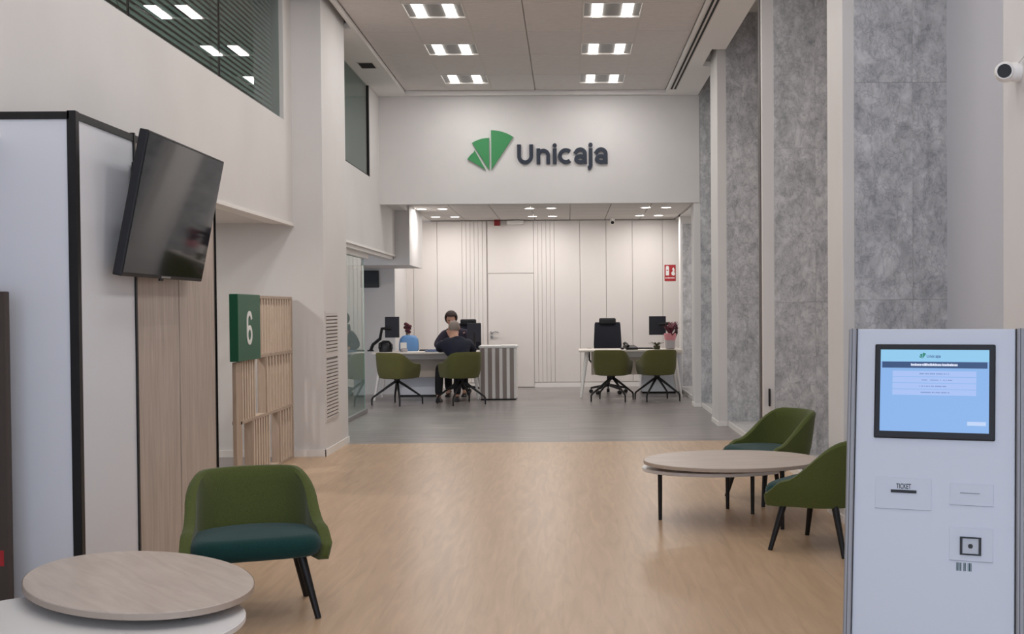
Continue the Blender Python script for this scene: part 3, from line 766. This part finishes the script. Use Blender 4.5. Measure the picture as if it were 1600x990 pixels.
def phone(label, loc, rz):
    t = thing('desk_phone', label, 'telephone', loc, rz, 'black desk telephones')
    ob('base', MB().box(-.10,.10,-.09,.09,0,.04,.012,2, M4=Matrix.Rotation(.2,4,'X')@Matrix.Translation((0,0,.015))), 'blackplastic', t, smooth=True)
    ob('handset', MB().tube([(-.07,-.09,.06),(-.07,-.05,.09),(-.07,.05,.11),(-.07,.09,.09)],[.024,.016,.016,.024]), 'black', t, smooth=True)
    return t
phone('black desk phone at the front edge of the right-hand desk', (.98,18.60,ZD), .3)
ob('mouse', MB().ell((0,0,.016),(.032,.055,.018)), 'blackplastic', None, smooth=True, label='black computer mouse on the right-hand desk', cat='mouse', loc=(.86,18.72,ZD))
# black desk lamp / webcam dome on left desk
t = thing('desk_phone', 'rounded black desk telephone at the left end of the left-hand desk', 'telephone', (-2.84,18.45,ZD))
ob('base', MB().rings([[(k*.105*math.cos(a),k*.075*math.sin(a),z) for a in [2*PI*i/24 for i in range(24)]] for k,z in ((.96,0),(1,.03),(.97,.08),(.8,.12),(.5,.145),(.2,.152))]), 'blackplastic', t, smooth=True)
ob('handset', MB().tube([(-.08,-.07,.06),(-.09,-.03,.13),(-.03,0,.165),(.05,.0,.16),(.10,-.03,.11),(.10,-.07,.06)],[.022,.016,.016,.016,.018,.024]), 'black', t, smooth=True)
t = thing('card_terminal', 'small grey card terminal on the left-hand desk', 'card terminal', (-2.55,18.42,ZD), .3)
ob('body', MB().box(-.045,.045,-.08,.08,0,.05,.012,2), 'lilac', t, smooth=True); ob('keypad', MB().box(-.034,.034,-.06,.01,.05,.053), 'black', t)
# light blue crate bag
t = thing('blue_bag', 'light blue folded bag on the left-hand desk below the red flowers', 'bag', (-2.52,18.75,ZD), .1)
R = []
for z,k in ((0,.9),(.02,1.0),(.12,1.0),(.19,.93),(.235,.7),(.25,.45)):
    R.append([(.155*k*math.copysign(abs(math.cos(a))**.6,math.cos(a))+.02*z, .09*k*math.copysign(abs(math.sin(a))**.6,math.sin(a)), z) for a in [2*PI*i/20 for i in range(20)]])
ob('body', MB().rings(R), 'blue', t, smooth=True)
ob('label_patch', MB().box(-.13,-.03,-.095,-.088,.03,.14), 'paper', t)
ob('blue_folder', MB().box(-.17,.15,-.13,.12,0,.02,.003,1).box(-.13,.17,-.11,.11,.0205,.032), 'navyfolder', None, label='blue folder on the left-hand desk beside the man\'s arm', cat='folder', loc=(-2.05,18.42,ZD), rz=.2)
ob('document', MB().box(-.105,.105,-.148,.148,0,.004), 'paper', None, label='white paper sheet on the left-hand desk behind the left visitor chair', cat='paper', loc=(-2.40,18.40,ZD), rz=.1)
def plant(name, label, loc, parts):
    t = thing(name, label, 'plant', loc)
    n = 20
    for nm_, rr, m_ in parts:
        ob(nm_, MB().rings([[(r*math.cos(2*PI*i/n)*(1+.05*math.sin(5*2*PI*i/n)), r*math.sin(2*PI*i/n)*(1+.05*math.sin(5*2*PI*i/n)), z) for i in range(n)] for r,z in rr]), m_, t, smooth=True)
    return t
def leaf(mb, p0, d, L_, w_, droop):
    p0 = Vector(p0); d = Vector(d).normalized(); sd = d.cross(Vector((0,0,1))).normalized() if abs(d.z) < .99 else Vector((1,0,0))
    prev = None; n = 6
    for i in range(n+1):
        t_ = i/n; c = p0+d*L_*t_+Vector((0,0,-droop*t_*t_)); ww = w_*math.sin(PI*min(.97,t_*.9+.08))
        a = mb.bm.verts.new(c-sd*ww); m_ = mb.bm.verts.new(c+Vector((0,0,-.003))); b = mb.bm.verts.new(c+sd*ww)
        if prev: mb.bm.faces.new((prev[0],prev[1],m_,a)); mb.bm.faces.new((prev[1],prev[2],b,m_))
        prev = (a,m_,b)
t = plant('potted_plant', 'dark red leafy plant in a pink-wrapped grey pot on the right-hand desk', (1.62,18.72,ZD),
    [('pot',((.055,0),(.075,.01),(.08,.14)),'lilac'),('pink_wrap',((.07,.12),(.085,.15),(.10,.24),(.085,.25)),'pink')])
for k in range(20):
    mb = MB(); a = k*2.4; leaf(mb, (0,0,.22), (math.cos(a),math.sin(a),1.0+1.2*random.random()), .22+.12*random.random(), .024, .07)
    ob('leaf', mb, 'burgundy', t)
ob('bow', MB().tube([(.03,-.09,.22),(-.05,-.12,.34),(-.01,-.12,.42),(.03,-.1,.34),(.08,-.12,.42),(.11,-.11,.33),(.03,-.09,.23)],.009,n=6), 'burgundy', t, smooth=True)
t = plant('small_plant', 'small dark olive plant on the right-hand desk in front of the pink-wrapped pot', (1.40,18.62,ZD), [('pot',((.04,0),(.05,.01),(.055,.06)),'olive')])
for k in range(12):
    mb = MB(); a = k*2.4; leaf(mb, (0,0,.05), (math.cos(a),math.sin(a),.55+.5*random.random()), .13+.05*random.random(), .016, .03)
    ob('leaf', mb, 'olive', t)
t = plant('flower_pot', 'dark red flowers behind the blue bag on the left-hand desk', (-2.56,18.95,ZD), [('pot',((.05,0),(.06,.01),(.075,.13)),'pink')])
for k in range(8):
    a = k*2.4; r_ = .018+.009*k/2; z = .30+.018*k
    mb = MB().ell((r_*math.cos(a), r_*math.sin(a), z), (.034,.034,.028), 10, 7); ob('flower', mb, 'burgundy', t, smooth=True)
    ob('stem', MB().tube([(0,0,.1),(r_*.6*math.cos(a), r_*.6*math.sin(a), .2),(r_*math.cos(a), r_*math.sin(a), z)],.004,n=6), 'olive', t)

# ================================================================== WALL ITEMS
t = thing('wall_screen', 'black screen mounted on the office wall above the left monitor', 'screen', (0,0,0))
ob('casing', MB().box(-3.42,-3.115,19.57,19.60,1.77,2.05,.004,1), 'black', t); ob('bracket', MB().box(-3.32,-3.2,19.60,19.62,1.85,1.97), 'black', t)
t = thing('fire_sign', 'red and white fire equipment sign on the back wall', 'sign', (1.832,BY-.001,2.02))
ob('plate', MB().box(-.10,.10,-.006,0,-.145,.145,.002,1), 'red', t)
mf = basis((0,-.006,0), (1,0,0), (0,0,1), 1)
ob('picture', MB().prism([(-.078,-.045),(-.078,.10),(-.065,.125),(-.035,.125),(-.02,.10),(-.02,-.045)], mf, .002), 'signwhite', t)
ob('flame', MB().prism([(.03,-.04),(.02,.0),(.05,.04),(.035,.07),(.06,.10),(.08,.06),(.075,.02),(.088,-.02),(.07,-.05)], mf, .002), 'signwhite', t)
ob('nozzle', MB().box(-.065,-.035,-.010,-.0085,.04,.055), 'red', t)
for i in range(7): ob('lettering', MB().box(-.085+i*.024,-.068+i*.024,-.008,-.006,-.10,-.08), 'signwhite', t)
t = thing('alarm_sounder', 'dark red alarm sounder under the low ceiling above the door', 'alarm', (-1.24,21.0,2.93))
ob('base', MB().cyl((0,.1,-.0),(0,.05,-.0),.05), 'white', t); ob('body', MB().box(-.055,.055,-.03,.055,-.055,.05,.014,2), 'alarm', t)
t = thing('emergency_light', 'white emergency light fitting beside the red alarm', 'emergency light', (-.92,21.02,2.93))
ob('body', MB().box(-.15,.15,-.035,.08,-.035,.035,.012,2), 'trim', t); ob('lens', MB().box(-.12,.06,-.04,-.035,-.022,.018), 'paper', t)
def cam_dome(label, loc, s_=1, d=(0,-1,-.3), wallside=(0,0,1)):
    t = thing('security_camera', label, 'security camera', loc); d = Vector(d).normalized()
    wv = Vector(wallside)
    ob('mount', MB().cyl(wv*.0*s_, -wv*.05*s_, .055*s_, .05*s_, n=24), 'trim', t, smooth=True)
    ob('body', MB().ell(-wv*.075*s_, (.056*s_,)*3, 24, 14).cyl(-wv*.075*s_, -wv*.075*s_+d*.062*s_, .050*s_, .044*s_, n=24), 'trim', t, smooth=True)
    ob('lens', MB().cyl(-wv*.075*s_+d*.0625*s_, -wv*.075*s_+d*.066*s_, .037*s_, .036*s_, n=24), 'black', t)
    return t
cam_dome('small dark dome camera under the low ceiling in front of the back wall', (.80,20.9,2.98), .8)
wc = cam_dome('white bullet camera with dark lens high on the right wall', (1.77,4.61,2.31), .72, d=(-.45,-1,-.1), wallside=(1,0,0))
ob('cable', MB().tube([(-.01,-.02,.03),(-.004,-.15,.068),(-.004,-.5,.17)],.003,n=6), 'grille', wc)

# ================================================================== TICKET KIOSK
ky = .39312; lean = .1519
kk = thing('ticket_kiosk', 'white ticket kiosk with blue touch screen and aluminium side posts', 'kiosk', (1.1062,3.557,0), -ky)
# local frame: x right, -y toward viewer; leaning front face through (0,0,1.139)
ZC = 1.1394
RL = Matrix.Translation((0,0,ZC)) @ Matrix.Rotation(-lean, 4, 'X')
vb = (0.0-ZC)/math.cos(lean)
def kb(n, u0,u1,v0,v1,d0,d1,m,bev=0,par=kk): # d toward viewer
    return ob(n, MB().box(u0,u1,-d1,-d0,v0,v1,bev,2,M4=RL), m, par)
kb('front_panel', -.232,.232,vb+.012,.192,-.03,0,'kioskwhite',.003)
body = MB(); 
yb_ = lambda z: (z-ZC)*math.tan(lean)
prof = [(yb_(0)+.005,0),(yb_(1.325)+.03,1.325),(yb_(1.325)+.16,1.30),(yb_(0)+.42,0)]
body.prism([(p[0],p[1]) for p in prof], basis((-.228,0,0),(0,1,0),(0,0,1),1), .456); ob('body', body, 'kioskwhite', kk)
for s_ in (-1,1):
    a = s_*.246
    p = ob('side_post', MB().box(a-.011,a+.013,-.012,.07,vb+.01,.193,.006,3,M4=RL), 'post', kk)
    ob('post_groove', MB().box(a-.0005,a+.0010,-.0128,-.0118,vb+.02,.192,M4=RL).box(s_*.2335-.0012,s_*.2335+.0012,-.006,.03,vb+.02,.192,M4=RL), 'gap', p)
ob('foot_plate', MB().box(-.27,.27,-.22+.02,.44,0,.012), 'silver', kk)
bz = kb('screen_bezel', -.176,.176,-.144,.144,0,.008,'blackplastic',.004)
bm_ = mat('kiosk screen', (0,0,0), .25, emit=(140,184,240), es=.9)
def scr(nm_, u0,u1,v0,v1,rgb,d=.0002,es=.9): 
    return ob(nm_, MB().box(u0,u1,-.0083-d,-.0078,v0,v1,M4=RL), mat('screen '+nm_, (0,0,0), .3, emit=rgb, es=es), bz)
scr('display', -.1585,.1585,-.122,.127,(138,182,238))
scr('top_band', -.1585,.1585,.091,.127,(146,206,242),.0004)
scr('title_bar', -.1535,.1535,.071,.090,(38,70,118),.0008)
tx = [(-.068,.030),(-.036,.010),(-.0245,.046),(.0235,.022),(.047,.008),(.0565,.010)]
tmb = MB()
for u0,w0 in tx:
    x = u0
    while x < u0+w0: tmb.box(x,x+.0024,-.0093,-.009,.0775,.0835 if random.random()<.7 else .085,M4=RL); x += .0031
ob('title_lettering', tmb, mat('screen white text', (0,0,0), .3, emit=(230,236,255), es=1.0), bz)
for i in range(4):
    v1_ = .062-i*.0188
    scr('menu_button', -.122,.122,v1_-.0168,v1_,(170,196,248),.0006)
    tmb = MB(); x = -.042+.004*(i%2)
    while x < .036+.008*((i+1)%3):
        if random.random() < .86: tmb.box(x,x+.0018,-.0093,-.009,v1_-.0100,v1_-.0072,M4=RL)
        x += .0027
    ob('menu_lettering', tmb, mat('screen grey text', (0,0,0), .3, emit=(96,120,176), es=.9), bz)
scr('exit_button', .097,.150,-.100,-.0885,(196,216,250),.0006)
k3 = RL @ basis((-.0355-.0,-.0088,.1185), (1,0,0), (0,0,1), 1)
lgk = .0000505
mk = RL @ basis((-.053, -.0086, .1245), (1,0,0), (0,0,1), lgk)
fan(bz, mk, .0004, mat('screen logo green', (0,0,0), .3, emit=(24,130,110), es=.9))
logotext(bz, mk, .0004, mat('screen logo blue', (0,0,0), .3, emit=(70,100,150), es=.9))
M['ktext'] = mat('kiosk print', (44,48,54), .6); M['kline'] = mat('kiosk joint', (140,144,152), .6); M['kplate'] = mat('kiosk plate', (197,201,210), .35)
def plate(nm_, u0,u1,v0,v1):
    p = kb(nm_, u0,u1,v0,v1,0,.0015,'kplate',.0006)
    ob('plate_edge', MB().box(u0,u1,-.0021,-.0015,v0,v0+.0012,M4=RL), 'kline', p); return p
p1 = plate('ticket_plate', -.169,-.004,-.357,-.262)
ob('slot', MB().box(-.1225,-.047,-.004,-.0015,-.3075,-.2985,M4=RL), 'black', p1)
cu = bpy.data.curves.new('ticket_text','FONT'); cu.body = 'TICKET'; cu.size = .021; cu.align_x = 'CENTER'; cu.align_y = 'BOTTOM_BASELINE'; cu.extrude = .0002; cu.offset = .0004
tmp = bpy.data.objects.new('tmp', cu); COL.objects.link(tmp); dg = bpy.context.evaluated_depsgraph_get()
me = bpy.data.meshes.new_from_object(tmp.evaluated_get(dg)); bpy.data.objects.remove(tmp)
me.transform(RL @ basis((-.085,-.0018,-.2945),(1,0,0),(0,0,1),1) @ Matrix.Diagonal((.62,1,1,1)))
ob('lettering', me, 'ktext', p1)
p2 = plate('card_plate', .049,.172,-.336,-.272)
ob('slot', MB().box(.078,.134,-.003,-.0015,-.3005,-.298,M4=RL), 'kline', p2)
p3 = plate('scanner_plate', .049,.172,-.498,-.40)
ob('scanner_frame', MB().box(.079,.0862,-.006,-.0015,-.480,-.427,M4=RL).box(.1318,.139,-.006,-.0015,-.480,-.427,M4=RL).box(.086,.132,-.006,-.0015,-.480,-.4755,M4=RL).box(.086,.132,-.006,-.0015,-.4315,-.427,M4=RL), 'black', p3)
ob('scanner_window', MB().box(.086,.132,-.003,-.0015,-.4755,-.4315,M4=RL), mat('scanner window', (176,178,184), .2), p3)
sm = RL @ basis((.109,-.003,-.4535),(1,0,0),(0,0,1),1)
ob('scanner_lens', MB().prism(arc(0,0,.0068,0,345,23), sm, .002), 'black', p3)
bmb = MB()
for x,w0 in ((.069,.0016),(.0725,.0030),(.0775,.0016),(.0805,.0030),(.0895,.0016),(.0925,.0034),(.1015,.0016),(.105,.0040),(.1105,.0016)): bmb.box(x,x+w0,-.0008,0,-.527,-.503,M4=RL)
ob('barcode', bmb, mat('barcode print', (34,74,76), .6), kk)

# ================================================================== PEOPLE
def skin(name, verts, edges, radii, m, parent, root=0, sub=2):
    me = bpy.data.meshes.new(name); me.from_pydata([Vector(v) for v in verts], edges, []); me.update()
    me.materials.append(M[m]); o = bpy.data.objects.new(name, me); COL.objects.link(o); o.parent = parent
    sk = o.modifiers.new('skin','SKIN'); sk.use_smooth_shade = True; sk.branch_smoothing = .6
    for i,r_ in enumerate(radii):
        me.skin_vertices[0].data[i].radius = (r_,r_) if not isinstance(r_,tuple) else r_
        me.skin_vertices[0].data[i].use_root = (i == root)
    ss_ = o.modifiers.new('sub','SUBSURF'); ss_.levels = sub; ss_.render_levels = sub
    return o
class Sk:
    def __init__(s): s.v=[]; s.e=[]; s.r=[]
    def chain(s, pts, rad, frm=None):
        i0 = frm
        for p,r_ in zip(pts, rad):
            s.v.append(p); s.r.append(r_); i = len(s.v)-1
            if i0 is not None: s.e.append((i0,i))
            i0 = i
        return i0
    def hand(s, wrist, d, side, frm):
        """palm + five separate fingers, d = direction, side = thumb direction"""
        d = Vector(d).normalized(); t_ = Vector(side).normalized(); nrm = d.cross(t_).normalized(); w_ = Vector(wrist)
        palm = s.chain([w_+d*.045],[(.020,.034)],frm)
        for k,(off,L_) in enumerate(((.030,.068),(.010,.078),(-.010,.072),(-.030,.056))):
            b = w_+d*.075+t_*off
            s.chain([b, b+d*L_*.45-Vector((0,0,.006)), b+d*L_*.8-Vector((0,0,.020)), b+d*L_*.95-Vector((0,0,.034))],[.0105,.0095,.0085,.0075],palm)
        s.chain([w_+d*.03+t_*.036, w_+d*.06+t_*.056, w_+d*.085+t_*.058],[.0125,.011,.009],palm)
def head(parent, c, fdir, hairm, bald, gname):
    """ellipsoid-shaped head details placed on body: eyes, nose, ears, mouth, hair; c = head centre"""
    f_ = Vector(fdir).normalized(); up_ = Vector((0,0,1)); r_ = f_.cross(up_).normalized(); up_ = r_.cross(f_)
    B = Matrix((r_, f_, up_)).transposed().to_4x4(); B.translation = c
    for s_ in (-1,1):
        ob('ear', MB().ell((0,0,0),(.012,.020,.032),10,8).bm and MB().ell((s_*.078,-.005,-.012),(.012,.020,.032),10,8), 'skin', parent, smooth=True).matrix_local = B
        ob('eye', MB().ell((s_*.031,.088,.005),(.012,.008,.007),10,6), 'black', parent, smooth=True).matrix_local = B
    ob('nose', MB().ell((0,.098,-.022),(.013,.020,.024),10,8), 'skin', parent, smooth=True).matrix_local = B
    ob('mouth', MB().ell((0,.086,-.062),(.024,.008,.006),10,6), 'burgundy', parent, smooth=True).matrix_local = B
    mb = MB()
    if bald:
        mb.ell((0,-.010,.010),(.078,.094,.086),24,14)
        for v in list(mb.bm.verts):
            if v.co.y > .035 or v.co.z < -.072: mb.bm.verts.remove(v)
    else:
        mb.ell((0,-.014,.020),(.092,.108,.102),24,14)
        for v in list(mb.bm.verts):
            if (v.co.y > .050 and v.co.z < .050) or v.co.z < -.095: mb.bm.verts.remove(v)
    sol = ob('hair', mb, hairm, parent, smooth=True); sol.matrix_local = B
    so = sol.modifiers.new('thick','SOLIDIFY'); so.thickness = .005 if bald else .014; so.offset = 1
def head_chain(s, neck_i, c, f_):
    c = Vector(c); f_ = Vector(f_).normalized(); u_ = Vector((0,0,1))
    return s.chain([c-u_*.07-f_*.012, c-u_*.03+f_*.012, c+u_*.03+f_*.006, c+u_*.066-f_*.006],[.060,.080,.083,.062],neck_i)
# --- seated man (seen from behind), sitting on the second visitor chair, leaning forward-left
mp_ = thing('person', 'man with thinning grey hair in a navy jacket, seated with his back to the camera', 'person', (-1.60,17.60,0), group=None)
def mk_person(root, P_, hairm, bald, jm, tm_, look, handsides):
    s = Sk()
    i = s.chain([P_['hip'], P_['waist'], P_['chest'], P_['neck0']],[(.15,.12),(.15,.115),(.17,.12),(.075,.075)])
    n = s.chain([P_['neck1']],[.056],i)
    head_chain(s, n, P_['head'], look)
    for sd in ('l','r'):
        j = s.chain([P_['sh'+sd],P_['el'+sd],P_['wr'+sd]],[.058,.040,.027],2)
        s.hand(P_['wr'+sd], Vector(P_['wr'+sd])-Vector(P_['el'+sd]), handsides[sd], j)
        s.chain([P_['th'+sd],P_['kn'+sd],P_['an'+sd],Vector(P_['an'+sd])+Vector(P_['fd'])*.10-Vector((0,0,.03))],[.080,.058,.036,.030],0)
    skin('body', s.v, s.e, s.r, 'skin', root)
    s = Sk()
    i = s.chain([P_['hip'], P_['waist'], P_['chest'], Vector(P_['neck0'])],[(.175,.15),(.185,.15),(.205,.155),(.085,.085)])
    for sd in ('l','r'):
        e = Vector(P_['wr'+sd])*.93+Vector(P_['el'+sd])*.07
        s.chain([P_['sh'+sd],Vector(P_['sh'+sd]).lerp(Vector(P_['el'+sd]),.5),P_['el'+sd],e],[.088,.074,.062,.042],2)
    skin('jacket', s.v, s.e, s.r, jm, root)
    s = Sk(); s.chain([P_['hip']],[(.165,.14)])
    for sd in ('l','r'):
        s.chain([P_['th'+sd],Vector(P_['th'+sd]).lerp(Vector(P_['kn'+sd]),.5),P_['kn'+sd],Vector(P_['kn'+sd]).lerp(Vector(P_['an'+sd]),.5),P_['an'+sd]],[.100,.088,.074,.066,.058],0)
    skin('trousers', s.v, s.e, s.r, tm_, root)
    for sd in ('l','r'):
        a = Vector(P_['an'+sd]); f_ = Vector(P_['fd']).normalized(); R = []; sdv = Vector((-f_.y,f_.x,0))
        for k,hw_,hh in ((-.07,.022,.05),(-.06,.034,.075),(0,.037,.085),(.06,.040,.06),(.13,.045,.045),(.18,.038,.035),(.205,.018,.022)):
            b = Vector((a.x,a.y,0))+f_*k
            R.append([b+sdv*hw_*x+Vector((0,0,z*hh)) for x,z in ((-1,.0),(-1,.5),(-.7,.9),(0,1),(.7,.9),(1,.5),(1,0),(0,0))])
        ob('shoe', MB().rings(R), 'shoe', root, smooth=True)
    head(root, Vector(P_['head']), look, hairm, bald, '')
mk_person(mp_, dict(hip=(.02,-.02,.56), waist=(-.02,.02,.70), chest=(-.09,.12,.86), neck0=(-.115,.19,1.0), neck1=(-.12,.22,1.05), head=(-.115,.26,1.135),
    shl=(-.28,.19,.90), ell=(-.37,.42,.80), wrl=(-.27,.64,.785), shr=(.10,.17,.90), elr=(.17,.36,.76), wrr=(.0,.58,.785),
    thl=(-.13,.10,.53), knl=(-.36,.44,.52), anl=(-.36,.26,.09), thr=(.06,.14,.52), knr=(-.08,.50,.50), anr=(-.09,.34,.09), fd=(0.05,1,0)),
    'hairgrey', True, 'navy', 'trouser', (-.05,1,-.12), dict(l=(1,0,0), r=(-1,0,0)))
wp = thing('person', 'dark-haired woman in a dark suit facing the camera behind the left-hand desk', 'person', (-1.80,19.45,0))
mk_person(wp, dict(hip=(0,.0,.60), waist=(-.0,-.06,.76), chest=(-.04,-.13,.95), neck0=(-.07,-.17,1.10), neck1=(-.08,-.19,1.145), head=(-.095,-.225,1.245),
    shl=(-.21,-.15,1.02), ell=(-.33,-.27,.82), wrl=(-.22,-.50,.785), shr=(.15,-.15,1.02), elr=(.25,-.30,.82), wrr=(.10,-.50,.785),
    thl=(-.10,-.10,.55), knl=(-.13,-.43,.52), anl=(-.13,-.40,.09), thr=(.10,-.10,.55), knr=(.13,-.43,.52), anr=(.13,-.40,.09), fd=(0,-1,0)),
    'hairdark', False, 'navy2', 'trouser', (.05,-1,-.3), dict(l=(1,0,0), r=(-1,0,0)))
